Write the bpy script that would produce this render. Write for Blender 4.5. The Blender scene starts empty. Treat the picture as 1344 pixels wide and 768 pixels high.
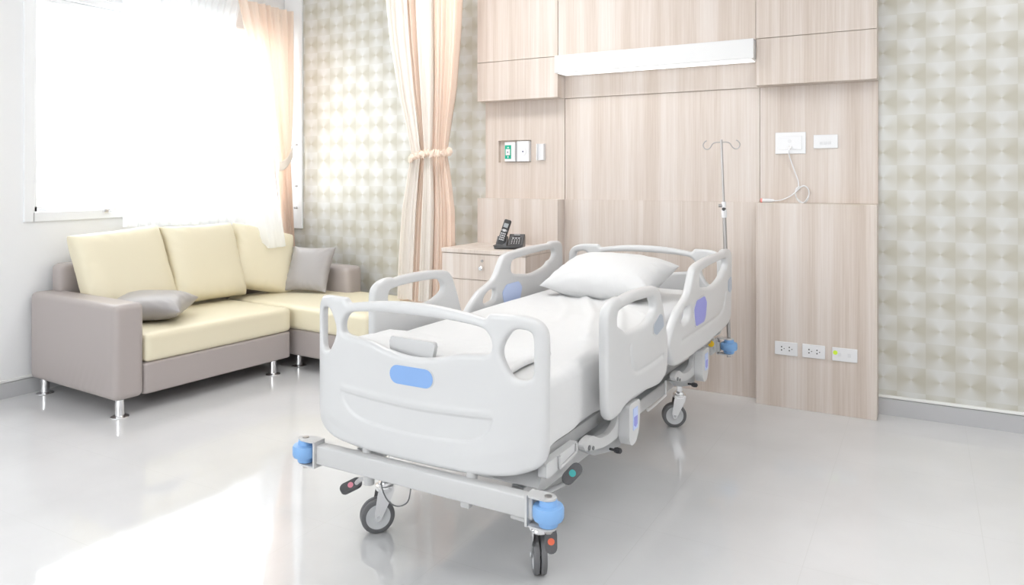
import bpy, bmesh, math, random
import numpy as np
from mathutils import Vector, Matrix
random.seed(7); rng = np.random.default_rng(7)
PI = math.pi
SC = bpy.context.scene
COL = SC.collection

# ------------------------------------------------------------------ materials
def mat(name, col, rough=.5, metal=0., spec=.5, coat=0., sheen=0., trans=0., emis=None, estr=0.):
    m = bpy.data.materials.new(name); m.use_nodes = True
    b = m.node_tree.nodes['Principled BSDF']
    b.inputs['Base Color'].default_value = (*col, 1)
    b.inputs['Roughness'].default_value = rough
    b.inputs['Metallic'].default_value = metal
    b.inputs['Specular IOR Level'].default_value = spec
    b.inputs['Coat Weight'].default_value = coat
    b.inputs['Coat Roughness'].default_value = .15
    b.inputs['Sheen Weight'].default_value = sheen
    b.inputs['Transmission Weight'].default_value = trans
    if emis:
        b.inputs['Emission Color'].default_value = (*emis, 1)
        b.inputs['Emission Strength'].default_value = estr
    return m

def NT(m):
    nt = m.node_tree
    return nt, nt.nodes['Principled BSDF'], nt.nodes.new, nt.links.new

def add_bump(m, scale, strength, dist=.002, detail=4, stretch=(1, 1, 1)):
    nt, b, N, L = NT(m)
    tc = N('ShaderNodeTexCoord'); mp = N('ShaderNodeMapping'); mp.inputs['Scale'].default_value = stretch
    nz = N('ShaderNodeTexNoise'); nz.inputs['Scale'].default_value = scale; nz.inputs['Detail'].default_value = detail
    bp = N('ShaderNodeBump'); bp.inputs['Strength'].default_value = strength; bp.inputs['Distance'].default_value = dist
    L(tc.outputs['Object'], mp.inputs[0]); L(mp.outputs[0], nz.inputs['Vector']); L(nz.outputs['Fac'], bp.inputs['Height'])
    L(bp.outputs[0], b.inputs['Normal'])
    return m

def ramp(N, stops):
    r = N('ShaderNodeValToRGB'); e = r.color_ramp.elements
    e[0].position, e[0].color = stops[0][0], (*stops[0][1], 1)
    e[1].position, e[1].color = stops[-1][0], (*stops[-1][1], 1)
    for p, c in stops[1:-1]:
        k = e.new(p); k.color = (*c, 1)
    return r

def wood_mat(name='oak_laminate'):
    m = mat(name, (.6, .5, .42), .42, spec=.4)
    nt, b, N, L = NT(m)
    tc = N('ShaderNodeTexCoord')
    mp = N('ShaderNodeMapping'); mp.inputs['Scale'].default_value = (1, 1, .016)
    L(tc.outputs['Object'], mp.inputs[0])
    n1 = N('ShaderNodeTexNoise'); n1.inputs['Scale'].default_value = 9; n1.inputs['Detail'].default_value = 3
    n2 = N('ShaderNodeTexNoise'); n2.inputs['Scale'].default_value = 120; n2.inputs['Detail'].default_value = 5; n2.inputs['Roughness'].default_value = .65
    L(mp.outputs[0], n1.inputs['Vector']); L(mp.outputs[0], n2.inputs['Vector'])
    mx = N('ShaderNodeMath'); mx.operation = 'MULTIPLY_ADD'; mx.inputs[1].default_value = .60
    sc = N('ShaderNodeMath'); sc.operation = 'MULTIPLY'; sc.inputs[1].default_value = .42
    L(n2.outputs['Fac'], sc.inputs[0]); L(n1.outputs['Fac'], mx.inputs[0]); L(sc.outputs[0], mx.inputs[2])
    r = ramp(N, [(.34, (.545, .455, .385)), (.46, (.625, .54, .475)), (.56, (.685, .61, .555)), (.68, (.735, .675, .63))])
    L(mx.outputs[0], r.inputs[0]); L(r.outputs[0], b.inputs['Base Color'])
    return m

def wallpaper_mat():
    m = mat('checked_metallic_wallpaper', (.7, .7, .62), .38, spec=.6)
    nt, b, N, L = NT(m)
    tc = N('ShaderNodeTexCoord'); sp = N('ShaderNodeSeparateXYZ'); L(tc.outputs['Object'], sp.inputs[0])
    def M(op, a, bb=None, c=None):
        n = N('ShaderNodeMath'); n.operation = op
        for i, v in enumerate((a, bb, c)):
            if v is None: continue
            if isinstance(v, (int, float)): n.inputs[i].default_value = v
            else: L(v, n.inputs[i])
        return n.outputs[0]
    S = 1 / .152
    u = M('MULTIPLY', sp.outputs['X'], S); v = M('MULTIPLY', sp.outputs['Z'], S)
    fu, fv = M('FLOOR', u), M('FLOOR', v)
    pu, pv = M('SUBTRACT', M('SUBTRACT', u, fu), .5), M('SUBTRACT', M('SUBTRACT', v, fv), .5)
    th = M('ARCTAN2', pv, pu)
    par = M('MODULO', M('ABSOLUTE', M('ADD', fu, fv)), 2.0)          # 0 / 1 checks
    sgn = M('MULTIPLY_ADD', par, -2.0, 1.0)
    c2 = M('COSINE', M('MULTIPLY', th, 2.0))  # fan-shaped highlights of the brushed sheen, painted into the base colour
    c4 = M('COSINE', M('MULTIPLY', th, 64.0))
    f = M('ADD', M('MULTIPLY', c2, .34), M('MULTIPLY', c4, .02))
    f = M('ADD', f, M('MULTIPLY', sgn, .13))
    c1 = M('SINE', M('ADD', th, .8)); f = M('ADD', f, M('MULTIPLY', M('MULTIPLY', c1, sgn), .10))
    f = M('ADD', f, .5)
    r = ramp(N, [(.05, (.665, .665, .64)), (.5, (.59, .578, .525)), (.95, (.50, .477, .395))])
    L(f, r.inputs[0]); L(r.outputs[0], b.inputs['Base Color'])
    L(M('MULTIPLY_ADD', f, .12, .30), b.inputs['Roughness'])
    b.inputs['Metallic'].default_value = .10
    return m

def floor_mat():
    m = mat('polished_grey_tile', (.70, .70, .70), .05, spec=1.0)
    nt, b, N, L = NT(m)
    tc = N('ShaderNodeTexCoord'); sp = N('ShaderNodeSeparateXYZ'); L(tc.outputs['Object'], sp.inputs[0])
    def M(op, a, bb=None):
        n = N('ShaderNodeMath'); n.operation = op
        for i, v in enumerate((a, bb)):
            if v is None: continue
            if isinstance(v, (int, float)): n.inputs[i].default_value = v
            else: L(v, n.inputs[i])
        return n.outputs[0]
    def line(ax, off):
        w = M('DIVIDE', M('ADD', sp.outputs[ax], off), .6)
        fr = M('SUBTRACT', w, M('FLOOR', w))
        d = M('ABSOLUTE', M('SUBTRACT', fr, .5))
        return M('GREATER_THAN', d, .4978)
    g = M('MAXIMUM', line('X', 20 * .6 - .20), line('Y', 20 * .6 - 4.735))
    nz = N('ShaderNodeTexNoise'); nz.inputs['Scale'].default_value = 2.2; nz.inputs['Detail'].default_value = 6
    L(tc.outputs['Object'], nz.inputs['Vector'])
    r = ramp(N, [(.35, (.66, .66, .665)), (.65, (.70, .70, .705))]); L(nz.outputs['Fac'], r.inputs[0])
    mx = N('ShaderNodeMix'); mx.data_type = 'RGBA'; L(g, mx.inputs['Factor'])
    L(r.outputs[0], mx.inputs[6]); mx.inputs[7].default_value = (.64, .64, .64, 1)
    L(mx.outputs[2], b.inputs['Base Color'])
    rr = M('ADD', M('MULTIPLY', g, .08), .055); L(rr, b.inputs['Roughness'])
    bp = N('ShaderNodeBump'); bp.inputs['Strength'].default_value = .005; bp.inputs['Distance'].default_value = .01
    n2 = N('ShaderNodeTexNoise'); n2.inputs['Scale'].default_value = 3.5; n2.inputs['Detail'].default_value = 1
    L(tc.outputs['Object'], n2.inputs['Vector']); L(n2.outputs['Fac'], bp.inputs['Height']); L(bp.outputs[0], b.inputs['Normal'])
    return m

def cloth_mat(name, col, transl, transp=0.):
    m = bpy.data.materials.new(name); m.use_nodes = True
    nt = m.node_tree; nt.nodes.clear(); N, L = nt.nodes.new, nt.links.new
    o = N('ShaderNodeOutputMaterial'); d = N('ShaderNodeBsdfDiffuse'); t = N('ShaderNodeBsdfTranslucent')
    d.inputs[0].default_value = (*col, 1); t.inputs[0].default_value = (*col, 1)
    mx = N('ShaderNodeMixShader'); mx.inputs[0].default_value = transl
    L(d.outputs[0], mx.inputs[1]); L(t.outputs[0], mx.inputs[2])
    out = mx
    if transp:
        tr = N('ShaderNodeBsdfTransparent'); m2 = N('ShaderNodeMixShader'); m2.inputs[0].default_value = transp
        L(mx.outputs[0], m2.inputs[1]); L(tr.outputs[0], m2.inputs[2]); out = m2
    L(out.outputs[0], o.inputs[0])
    return m

M = dict(
    wall=add_bump(mat('white_wall_paint', (.83, .835, .84), .6), 300, .05),
    ceil=mat('ceiling_paint', (.9, .9, .9), .8),
    base=mat('grey_skirting', (.52, .52, .53), .35),
    cap=mat('white_skirting_cap', (.86, .86, .84), .35),
    wood=wood_mat(), paper=wallpaper_mat(), floor=floor_mat(),
    gap=mat('dark_joint', (.22, .15, .11), .8),
    frame=mat('white_window_frame', (.86, .87, .88), .3),
    plastic=mat('white_bed_plastic', (.62, .622, .625), .28, spec=.5, coat=.15),
    plastic2=mat('light_grey_plastic', (.66, .67, .68), .4),
    groove=mat('moulded_groove', (.62, .62, .63), .4),
    steel_w=mat('white_coated_steel', (.56, .56, .56), .35),
    plate_grey=mat('bracket_grey_steel', (.44, .45, .46), .4),
    steel_g=mat('grey_coated_steel', (.40, .41, .42), .45),
    dark_steel=mat('dark_steel', (.16, .165, .17), .5),
    chrome=mat('chrome', (.86, .86, .87), .12, metal=1),
    brushed=mat('brushed_steel', (.46, .44, .43), .30, metal=1),
    blue=mat('blue_label', (.235, .40, .72), .35),
    blueb=mat('blue_bumper', (.22, .42, .74), .38),
    violet=mat('violet_panel', (.27, .29, .72), .3),
    pale=mat('pale_blue_panel', (.52, .62, .88), .3),
    greyp=mat('grey_blue_panel', (.40, .45, .52), .3),
    tick=mat('dark_marking', (.10, .11, .2), .5),
    rubber=mat('black_rubber', (.045, .045, .05), .55),
    tyre=mat('grey_tyre', (.15, .15, .155), .5),
    pedal=add_bump(mat('ribbed_black_rubber', (.11, .11, .115), .6), 90, .8, .003, 1, (1, 6, 1)),
    teal=mat('teal_dot', (.03, .36, .36), .45), red=mat('orange_dot', (.80, .16, .08), .45), pink=mat('pink_dot', (.80, .30, .38), .45),
    yellow=mat('yellow_knob', (.85, .55, .02), .4),
    sheet=add_bump(mat('white_cotton_sheet', (.69, .69, .69), .85, spec=.2, sheen=.1), 14, .25, .012, 6),
    quilt=add_bump(mat('white_quilted_cotton', (.70, .70, .70), .9, spec=.2), 22, .6, .012, 4),
    pillow=add_bump(mat('white_pillowcase', (.69, .69, .69), .85, spec=.2, sheen=.1), 16, .22, .010, 3, (4, 1, 1)),
    taupe=add_bump(mat('taupe_faux_leather', (.42, .375, .36), .36, spec=.45), 180, .12, .001),
    cream=add_bump(mat('cream_faux_leather', (.78, .715, .54), .42, spec=.4), 160, .10, .001),
    greyl=add_bump(mat('grey_satin_cushion', (.38, .36, .355), .36, spec=.5), 160, .08, .001),
    peach=cloth_mat('peach_curtain', (.95, .82, .72), .30),
    ivory=cloth_mat('ivory_curtain', (.93, .885, .83), .25),
    sheer=cloth_mat('white_sheer', (.95, .96, .97), .62, .16),
    shell=mat('shell_beads', (.88, .72, .60), .35),
    plate=mat('white_switch_plate', (.80, .80, .81), .25),
    plateline=mat('switch_outline', (.70, .70, .71), .3),
    hole=mat('socket_slot', (.05, .05, .05), .6),
    lime=mat('lime_sticker', (.62, .85, .05), .6),
    green=mat('green_label', (.0, .42, .27), .4),
    phone=mat('black_phone_plastic', (.035, .035, .037), .32),
    phoneg=mat('graphite_phone_plastic', (.11, .11, .115), .32),
    key=mat('phone_keys', (.55, .55, .56), .4), keyd=mat('dark_phone_keys', (.03, .03, .03), .4),
    lcd=mat('phone_screen', (.33, .35, .36), .25),
    lamp=mat('lamp_housing', (.76, .76, .76), .3),
    diff=mat('lamp_diffuser', (.9, .9, .9), .4, emis=(1, 1, 1), estr=.7),
    panel=mat('added_lamp_diffuser', (.9, .9, .9), .4, emis=(1, .995, .99), estr=11.0),  # glow of the fill lamps added overhead
    handset=mat('pink_call_button', (.85, .35, .32), .4),
)
gl = bpy.data.materials.new('window_glass'); gl.use_nodes = True
_nt = gl.node_tree; _nt.nodes.clear()
_o = _nt.nodes.new('ShaderNodeOutputMaterial'); _t = _nt.nodes.new('ShaderNodeBsdfTransparent'); _g = _nt.nodes.new('ShaderNodeBsdfGlossy')
_g.inputs['Roughness'].default_value = .02; _m = _nt.nodes.new('ShaderNodeMixShader'); _m.inputs[0].default_value = .05
_nt.links.new(_t.outputs[0], _m.inputs[1]); _nt.links.new(_g.outputs[0], _m.inputs[2]); _nt.links.new(_m.outputs[0], _o.inputs[0])
M['glass'] = gl

# ------------------------------------------------------------------ builders
def link(name, me, m, parent=None, smooth=True):
    o = bpy.data.objects.new(name, me); COL.objects.link(o)
    for mm in (m if isinstance(m, (list, tuple)) else [m]): me.materials.append(mm)
    if parent: o.parent = parent
    if smooth and len(me.polygons): me.polygons.foreach_set('use_smooth', [True] * len(me.polygons))
    me.update()
    return o

def obj(name, bm, m, parent=None, smooth=True, auto=None):
    bmesh.ops.recalc_face_normals(bm, faces=bm.faces[:])
    me = bpy.data.meshes.new(name); bm.to_mesh(me); bm.free()
    o = link(name, me, m, parent, smooth)
    if smooth: sharp(me, auto or 40)
    return o

def sharp(me, deg):
    bm = bmesh.new(); bm.from_mesh(me); lim = math.radians(deg)
    for e in bm.edges:
        if len(e.link_faces) == 2 and e.calc_face_angle(0) > lim: e.smooth = False
    bm.to_mesh(me); bm.free()

def thing(name, label, cat, loc=(0, 0, 0), rz=0, group=None):
    o = bpy.data.objects.new(name, None); COL.objects.link(o); o.empty_display_size = .1
    o.location = loc; o.rotation_euler = (0, 0, rz)
    return tag(o, label, cat, group)

def tag(o, label, cat, group=None):
    o['label'] = label; o['category'] = cat
    if group: o['group'] = group
    return o

def struct(o):
    o['kind'] = 'structure'; return o

def box(bm, lo, hi, bev=0., seg=2, rot=None):
    lo, hi = Vector(lo), Vector(hi)
    r = bmesh.ops.create_cube(bm, size=1)
    vs = r['verts']
    for v in vs:
        v.co = Vector(((v.co.x + .5) * (hi.x - lo.x) + lo.x, (v.co.y + .5) * (hi.y - lo.y) + lo.y, (v.co.z + .5) * (hi.z - lo.z) + lo.z))
    if rot:
        c = (lo + hi) / 2
        for v in vs: v.co = rot @ (v.co - c) + c
    if bev > 0:
        es = list({e for v in vs for e in v.link_edges})
        bmesh.ops.bevel(bm, geom=es, offset=bev, segments=seg, affect='EDGES', profile=.5)
    return bm

def cyl(bm, p0, p1, r0, r1=None, n=20, bev=0):
    p0, p1 = Vector(p0), Vector(p1); r1 = r0 if r1 is None else r1
    d = p1 - p0
    q = d.to_track_quat('Z', 'Y').to_matrix().to_4x4()
    r = bmesh.ops.create_cone(bm, cap_ends=True, segments=n, radius1=r0, radius2=r1, depth=d.length,
                          matrix=Matrix.Translation((p0 + p1) / 2) @ q)
    return bm

def lathe(bm, prof, c=(0, 0, 0), axis='Z', n=28, caps=True):
    rings = []
    for r, h in prof:
        ring = []
        for k in range(n):
            a = 2 * PI * k / n
            p = (r * math.cos(a), r * math.sin(a), h)
            if axis == 'X': p = (p[2], p[0], p[1])
            if axis == 'Y': p = (p[0], p[2], p[1])
            ring.append(bm.verts.new((p[0] + c[0], p[1] + c[1], p[2] + c[2])))
        rings.append(ring)
    for a, b in zip(rings, rings[1:]):
        for k in range(n): bm.faces.new((a[k], a[(k + 1) % n], b[(k + 1) % n], b[k]))
    if caps: bm.faces.new(rings[0][::-1]); bm.faces.new(rings[-1])
    return bm

def catmull(pts, n=8, closed=False):
    P = [Vector(p) for p in pts]; out = []; N = len(P)
    rg = range(N) if closed else range(N - 1)
    for i in rg:
        if closed: a, b, c, d = P[i - 1], P[i], P[(i + 1) % N], P[(i + 2) % N]
        else: a, b, c, d = P[max(i - 1, 0)], P[i], P[i + 1], P[min(i + 2, N - 1)]
        for k in range(n):
            t = k / n
            out.append(.5 * ((2 * b) + (c - a) * t + (2 * a - 5 * b + 4 * c - d) * t * t + (3 * b - a - 3 * c + d) * t ** 3))
    if not closed: out.append(P[-1])
    return out

def tube(bm, pts, r, n=10, smooth_n=8, closed=False, taper=None):
    P = catmull(pts, smooth_n, closed) if smooth_n else [Vector(p) for p in pts]
    rings = []; N = len(P); nrm = None
    for i, p in enumerate(P):
        t = (P[(i + 1) % N] - P[i - 1]) if closed else (P[min(i + 1, N - 1)] - P[max(i - 1, 0)])
        t.normalize()
        if nrm is None:
            nrm = t.orthogonal().normalized()
        nrm = (nrm - t * nrm.dot(t)).normalized(); b = t.cross(nrm)
        rr = r if taper is None else r * taper(i / (N - 1))
        rings.append([bm.verts.new(p + (nrm * math.cos(2 * PI * k / n) + b * math.sin(2 * PI * k / n)) * rr) for k in range(n)])
    prs = list(zip(rings, rings[1:])) + ([(rings[-1], rings[0])] if closed else [])
    for a, b in prs:
        for k in range(n): bm.faces.new((a[k], a[(k + 1) % n], b[(k + 1) % n], b[k]))
    if not closed: bm.faces.new(rings[0][::-1]); bm.faces.new(rings[-1])
    return bm

def prism(bm, poly, lo, hi, axis='X'):
    """poly in the two other axes, extruded from lo to hi along axis"""
    def P(a, b, t): return {'X': (t, a, b), 'Y': (a, t, b), 'Z': (a, b, t)}[axis]
    A = [bm.verts.new(P(a, b, lo)) for a, b in poly]; B = [bm.verts.new(P(a, b, hi)) for a, b in poly]
    n = len(A)
    bm.faces.new(A); bm.faces.new(B[::-1])
    for i in range(n): bm.faces.new((A[i], B[i], B[(i + 1) % n], A[(i + 1) % n]))
    return bm

def capsule(x0, x1, z0, z1, n=10):
    r_ = (z1 - z0) / 2; zc = (z0 + z1) / 2
    return [(x1 - r_ + r_ * math.cos(a), zc + r_ * math.sin(a)) for a in [PI * (-.5 + k / n) for k in range(n + 1)]] + \
           [(x0 + r_ + r_ * math.cos(a), zc + r_ * math.sin(a)) for a in [PI * (.5 + k / n) for k in range(n + 1)]]

def roundpoly(pts, r, seg=4):
    """polygon with rounded corners"""
    out = []; n = len(pts)
    for i in range(n):
        p = Vector(pts[i]); a = Vector(pts[i - 1]) - p; b = Vector(pts[(i + 1) % n]) - p
        k = min(r, a.length * .45, b.length * .45)
        s, e = p + a.normalized() * k, p + b.normalized() * k
        for j in range(seg + 1):
            t = j / seg
            out.append(tuple((1 - t) ** 2 * s + 2 * t * (1 - t) * p + t * t * e))
    return out

def slab(outlines, thick, bev, voxel=.004, smooth=3):
    """moulded board: closed 2D outlines (first outer, others holes) -> verts (a,b,t), faces; a rounded all-round edge"""
    cu = bpy.data.curves.new('tmp', 'CURVE'); cu.dimensions = '2D'; cu.fill_mode = 'BOTH'
    cu.extrude = thick / 2 - bev; cu.bevel_depth = bev; cu.bevel_resolution = 4; cu.offset = -bev
    for pts in outlines:
        s = cu.splines.new('POLY'); s.points.add(len(pts) - 1); s.use_cyclic_u = True
        for q, p in zip(s.points, pts): q.co = (p[0], p[1], 0, 1)
    o = bpy.data.objects.new('tmp', cu); COL.objects.link(o)
    dg = bpy.context.evaluated_depsgraph_get(); dg.update()
    me = bpy.data.meshes.new_from_object(o.evaluated_get(dg))
    bpy.data.objects.remove(o); bpy.data.curves.remove(cu)
    bm = bmesh.new(); bm.from_mesh(me); bmesh.ops.remove_doubles(bm, verts=bm.verts, dist=1e-5); bm.to_mesh(me); bm.free()
    o = bpy.data.objects.new('tmp', me); COL.objects.link(o)
    rm = o.modifiers.new('r', 'REMESH'); rm.mode = 'VOXEL'; rm.voxel_size = voxel
    sm = o.modifiers.new('s', 'SMOOTH'); sm.iterations = smooth; sm.factor = .5
    dg = bpy.context.evaluated_depsgraph_get(); dg.update()
    m2 = bpy.data.meshes.new_from_object(o.evaluated_get(dg))
    bpy.data.objects.remove(o); bpy.data.meshes.remove(me)
    return m2

def getco(me):
    a = np.empty(len(me.vertices) * 3); me.vertices.foreach_get('co', a); return a.reshape(-1, 3)
def setco(me, a, flip=False):
    me.vertices.foreach_set('co', a.astype(float).ravel())
    if flip: me.flip_normals()
    me.update()

def dist_poly(p, poly):
    """distance of points (n,2) to an open polyline"""
    d = np.full(len(p), 9.)
    for a, b in zip(poly, poly[1:]):
        a, b = np.array(a[:2]), np.array(b[:2]); ab = b - a; L2 = ab @ ab + 1e-12
        t = np.clip(((p - a) @ ab) / L2, 0, 1)
        d = np.minimum(d, np.linalg.norm(p - (a + t[:, None] * ab), axis=1))
    return d

def soft_box(lo, hi, r, res=24, fn=None):
    """subdivided rounded box as a mesh; fn(coords)->coords deforms"""
    lo, hi = np.array(lo, float), np.array(hi, float)
    c, h = (lo + hi) / 2, (hi - lo) / 2
    bm = bmesh.new(); bmesh.ops.create_cube(bm, size=2)
    bmesh.ops.subdivide_edges(bm, edges=bm.edges[:], cuts=res, use_grid_fill=True)
    me = bpy.data.meshes.new('soft'); bm.to_mesh(me); bm.free()
    p = getco(me)
    # denser towards edges
    q = np.sign(p) * (1 - (1 - np.abs(p)) ** 1.35)
    w = q * h
    r = np.minimum(r, h.min() * .98)
    inner = np.clip(w, -(h - r), h - r)
    d = w - inner; n = np.linalg.norm(d, axis=1, keepdims=True)
    nn = np.maximum(n, 1e-9)
    # scale so cube faces map on the rounded surface
    sc = np.where(n > 1e-9, r / nn, 1)
    lin = np.max(np.abs(d), axis=1, keepdims=True)
    w2 = inner + d * np.where(n > 1e-9, np.minimum(sc, 1e3) * (lin / r), 1)
    w2 = np.where(n > 1e-9, inner + d / nn * lin, w)
    w2 += c
    if fn is not None: w2 = fn(w2)
    setco(me, w2)
    return me

def noise2(x, y, seed=0, f=1., octs=3):
    """smooth random field by summed sines"""
    g = np.random.default_rng(seed); s = np.zeros_like(x)
    for o in range(octs):
        for _ in range(4):
            a = g.uniform(0, 2 * PI); k = f * 2 ** o * g.uniform(.7, 1.3)
            s += np.sin(k * (x * math.cos(a) + y * math.sin(a)) * 2 * PI + g.uniform(0, 6.28)) * .5 ** o / 4
    return s

def pillow_mesh(w, d, h, p=2.6, q=.5, corner=.06, seed=0, wr=.004, n=44):
    """sewn cushion lying in XY, thickness along Z, seam at z=0"""
    bm = bmesh.new(); rows = {}
    for side in (1, -1):
        for i in range(n + 1):
            for j in range(n + 1):
                if side == -1 and (i in (0, n) or j in (0, n)): rows[(side, i, j)] = rows[(1, i, j)]; continue
                u, v = -math.cos(PI * i / n), -math.cos(PI * j / n)
                rows[(side, i, j)] = bm.verts.new((u, v, side))
        for i in range(n):
            for j in range(n):
                f = [rows[(side, i, j)], rows[(side, i + 1, j)], rows[(side, i + 1, j + 1)], rows[(side, i, j + 1)]]
                bm.faces.new(f if side == 1 else f[::-1])
    me = bpy.data.meshes.new('cushion'); bm.to_mesh(me); bm.free()
    a = getco(me); u, v, s = a[:, 0], a[:, 1], a[:, 2]
    t = (np.clip(1 - np.abs(u) ** p, 0, 1) ** q) * (np.clip(1 - np.abs(v) ** p, 0, 1) ** q)
    edge = np.minimum(1 - np.abs(u), 1 - np.abs(v))
    x = u * w / 2 * (1 - corner * (1 - np.abs(v) ** 2.0) * np.abs(u) ** 3)
    y = v * d / 2 * (1 - corner * (1 - np.abs(u) ** 2.0) * np.abs(v) ** 3)
    rad = np.arctan2(v, u)
    wrk = wr * np.sin(rad * 17 + noise2(u, v, seed, .6) * 4) * np.clip(1 - edge * 2.2, 0, 1) * np.clip(edge * 14, 0, 1)
    z = s * h / 2 * t + wrk + noise2(u, v, seed + 3, .5, 2) * wr * 1.2 * t
    setco(me, np.stack([x, y, z], 1))
    return me

def xform(me, mt):
    me.transform(mt); me.update(); return me

def grid_sheet(nu, nv, fn, closed_u=False):
    bm = bmesh.new(); V = [[bm.verts.new(fn(i / (nu - (0 if closed_u else 1)), j / (nv - 1))) for j in range(nv)] for i in range(nu)]
    for i in range(nu if closed_u else nu - 1):
        for j in range(nv - 1):
            a, b = V[i], V[(i + 1) % nu]
            bm.faces.new((a[j], b[j], b[j + 1], a[j + 1]))
    return bm

def B(): return bmesh.new()
def mir(v): return v

# ================================================================== ROOM
XL, XR, YB, YF, ZC = -5.26, 1.9, 5.066, -1.9, 3.25
WY0, WY1, WZ0, WZ1 = 2.79, 4.90, 1.20, 2.70
struct(obj('floor', box(B(), (XL - .2, YF - .2, -.1), (XR + .2, YB + .2, 0)), M['floor'], smooth=False))
struct(obj('ceiling', box(B(), (XL - .2, YF - .2, ZC), (XR + .2, YB + .2, ZC + .1)), M['ceil'], smooth=False))
struct(obj('wall_back', box(B(), (XL - .2, YB, 0), (XR + .2, YB + .15, ZC)), M['paper'], smooth=False))
struct(obj('wall_right', box(B(), (XR, YF, 0), (XR + .15, YB, ZC)), M['wall'], smooth=False))
FX0, FX1, FZ0, FZ1 = -4.6, -1.2, 1.0, 2.7
b = B(); box(b, (XL - .2, YF - .15, 0), (FX0, YF, ZC)); box(b, (FX1, YF - .15, 0), (XR + .15, YF, ZC)); box(b, (FX0, YF - .15, 0), (FX1, YF, FZ0)); box(b, (FX0, YF - .15, FZ1), (FX1, YF, ZC))
struct(obj('wall_front', b, M['wall'], smooth=False))
b = B()
for k in range(5): x_ = FX0 + (FX1 - FX0) * k / 4; box(b, (x_ - .03, YF - .10, FZ0), (x_ + .03, YF - .04, FZ1))
box(b, (FX0, YF - .10, FZ0), (FX1, YF - .04, FZ0 + .06)); box(b, (FX0, YF - .10, FZ1 - .06), (FX1, YF - .04, FZ1))
w2 = struct(obj('added_fill_window', b, M['frame'], smooth=False))  # unseen window added behind the camera to light the room from the front
obj('window_pane', box(B(), (FX0 + .02, YF - .072, FZ0 + .02), (FX1 - .02, YF - .066, FZ1 - .02)), M['glass'], w2, smooth=False)
b = B()
box(b, (XL - .18, YF, 0), (XL, WY0, ZC)); box(b, (XL - .18, WY1, 0), (XL, YB, ZC))
box(b, (XL - .18, WY0, 0), (XL, WY1, WZ0)); box(b, (XL - .18, WY0, WZ1), (XL, WY1, ZC))
struct(obj('wall_left', b, M['wall'], smooth=False))
# baseboards with a thin pale cap
for nm, lo, hi, clo, chi in (
    ('baseboard_back', (-.252, YB - .012, 0), (XR, YB, .100), (-.252, YB - .017, .104), (XR, YB, .122)),
    ('baseboard_left', (XL, YF, 0), (XL + .012, YB - .001, .100), (XL, YF, .104), (XL + .017, YB - .001, .122))):
    w = struct(obj(nm, box(B(), lo, hi), M['base'], smooth=False))
    obj('cap', box(B(), clo, chi, .003), M['cap'], w)
b = B(); box(b, (XL + .02, YB - .012, 0), (-3.05, YB, .12)); struct(obj('baseboard_corner', b, M['base'], smooth=False))
# white pilaster in the window corner
struct(obj('trim_1', box(B(), (XL, YB - .022, .97), (XL + .222, YB, ZC), .004), M['frame'], smooth=False))
# window
wf = B()
box(wf, (XL - .10, WY0 - .055, WZ0 - .055), (XL + .018, WY0 + .012, WZ1 + .055), .004); box(wf, (XL - .10, WY1 - .012, WZ0 - .055), (XL + .018, WY1 + .05, WZ1 + .055), .004)
box(wf, (XL - .10, WY0, WZ0 - .055), (XL + .018, WY1, WZ0 + .01), .004); box(wf, (XL - .10, WY0, WZ1 - .01), (XL + .018, WY1, WZ1 + .07), .004)
win = struct(obj('window_1', wf, M['frame'], smooth=False))
mid = (WY0 + WY1) / 2
for k, (y0, y1, xo) in enumerate(((WY0, mid + .03, -.035), (mid - .03, WY1, -.075))):
    f = B(); t = .035
    box(f, (XL + xo - .015, y0 + .012, WZ0 + .012), (XL + xo + .015, y0 + .012 + t, WZ1 - .012), .003)
    box(f, (XL + xo - .015, y1 - .012 - t, WZ0 + .012), (XL + xo + .015, y1 - .012, WZ1 - .012), .003)
    box(f, (XL + xo - .015, y0 + .02, WZ0 + .012), (XL + xo + .015, y1 - .02, WZ0 + .012 + t), .003)
    box(f, (XL + xo - .015, y0 + .02, WZ1 - .012 - t), (XL + xo + .015, y1 - .02, WZ1 - .012), .003)
    s_ = obj('window_sash', f, M['frame'], win, smooth=False)
    obj('window_pane', box(B(), (XL + xo - .003, y0 + .04, WZ0 + .04), (XL + xo + .003, y1 - .04, WZ1 - .04)), M['glass'], s_, smooth=False)
b = B(); box(b, (XL + .018, 3.27, WZ0 - .012), (XL + .04, 3.33, WZ0 + .018), .004); tube(b, [(XL + .035, 3.30, WZ0 + .01), (XL + .07, 3.31, WZ0 + .02), (XL + .075, 3.36, WZ0 + .012)], .007, 8)
obj('window_latch', b, M['chrome'], win)
b = B()
for z in (.0,): box(b, (XL + .018, WY0, WZ1 + .03), (XL + .045, 4.9, WZ1 + .05), .004)
obj('window_head_rail', b, M['frame'], win, smooth=False)

# ================================================================== HEADWALL JOINERY
FY, SY = 4.905, 5.03     # box fronts, set-back panels
LX0, LX1, RX0, RX1 = -3.043, -2.353, -.948, -.253
ZL, ZU, ZD = 1.283, 2.033, 2.331
W = M['wood']
def woodbox(name, lo, hi, label, cat, parent=None, bev=.0015):
    o = obj(name, box(B(), lo, hi, bev, 1), W, parent, smooth=False)
    if label: tag(o, label, cat)
    return o
G = 'wooden boxes and panels cladding the bed wall'
woodbox('wood_wall_box', (LX0, FY, 0), (LX1, YB, ZL), 'low oak laminate wall box behind the bedside cabinet and telephone', 'wall panel')
woodbox('wood_wall_box', (RX0, FY, 0), (RX1, YB, ZL), 'low oak laminate wall box carrying the three floor-level socket plates', 'wall panel')
woodbox('wood_wall_panel', (LX1, SY - .012, 0), (RX0, YB, ZL), 'wide low oak laminate wall panel directly behind the bed headboard', 'wall panel')
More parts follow.
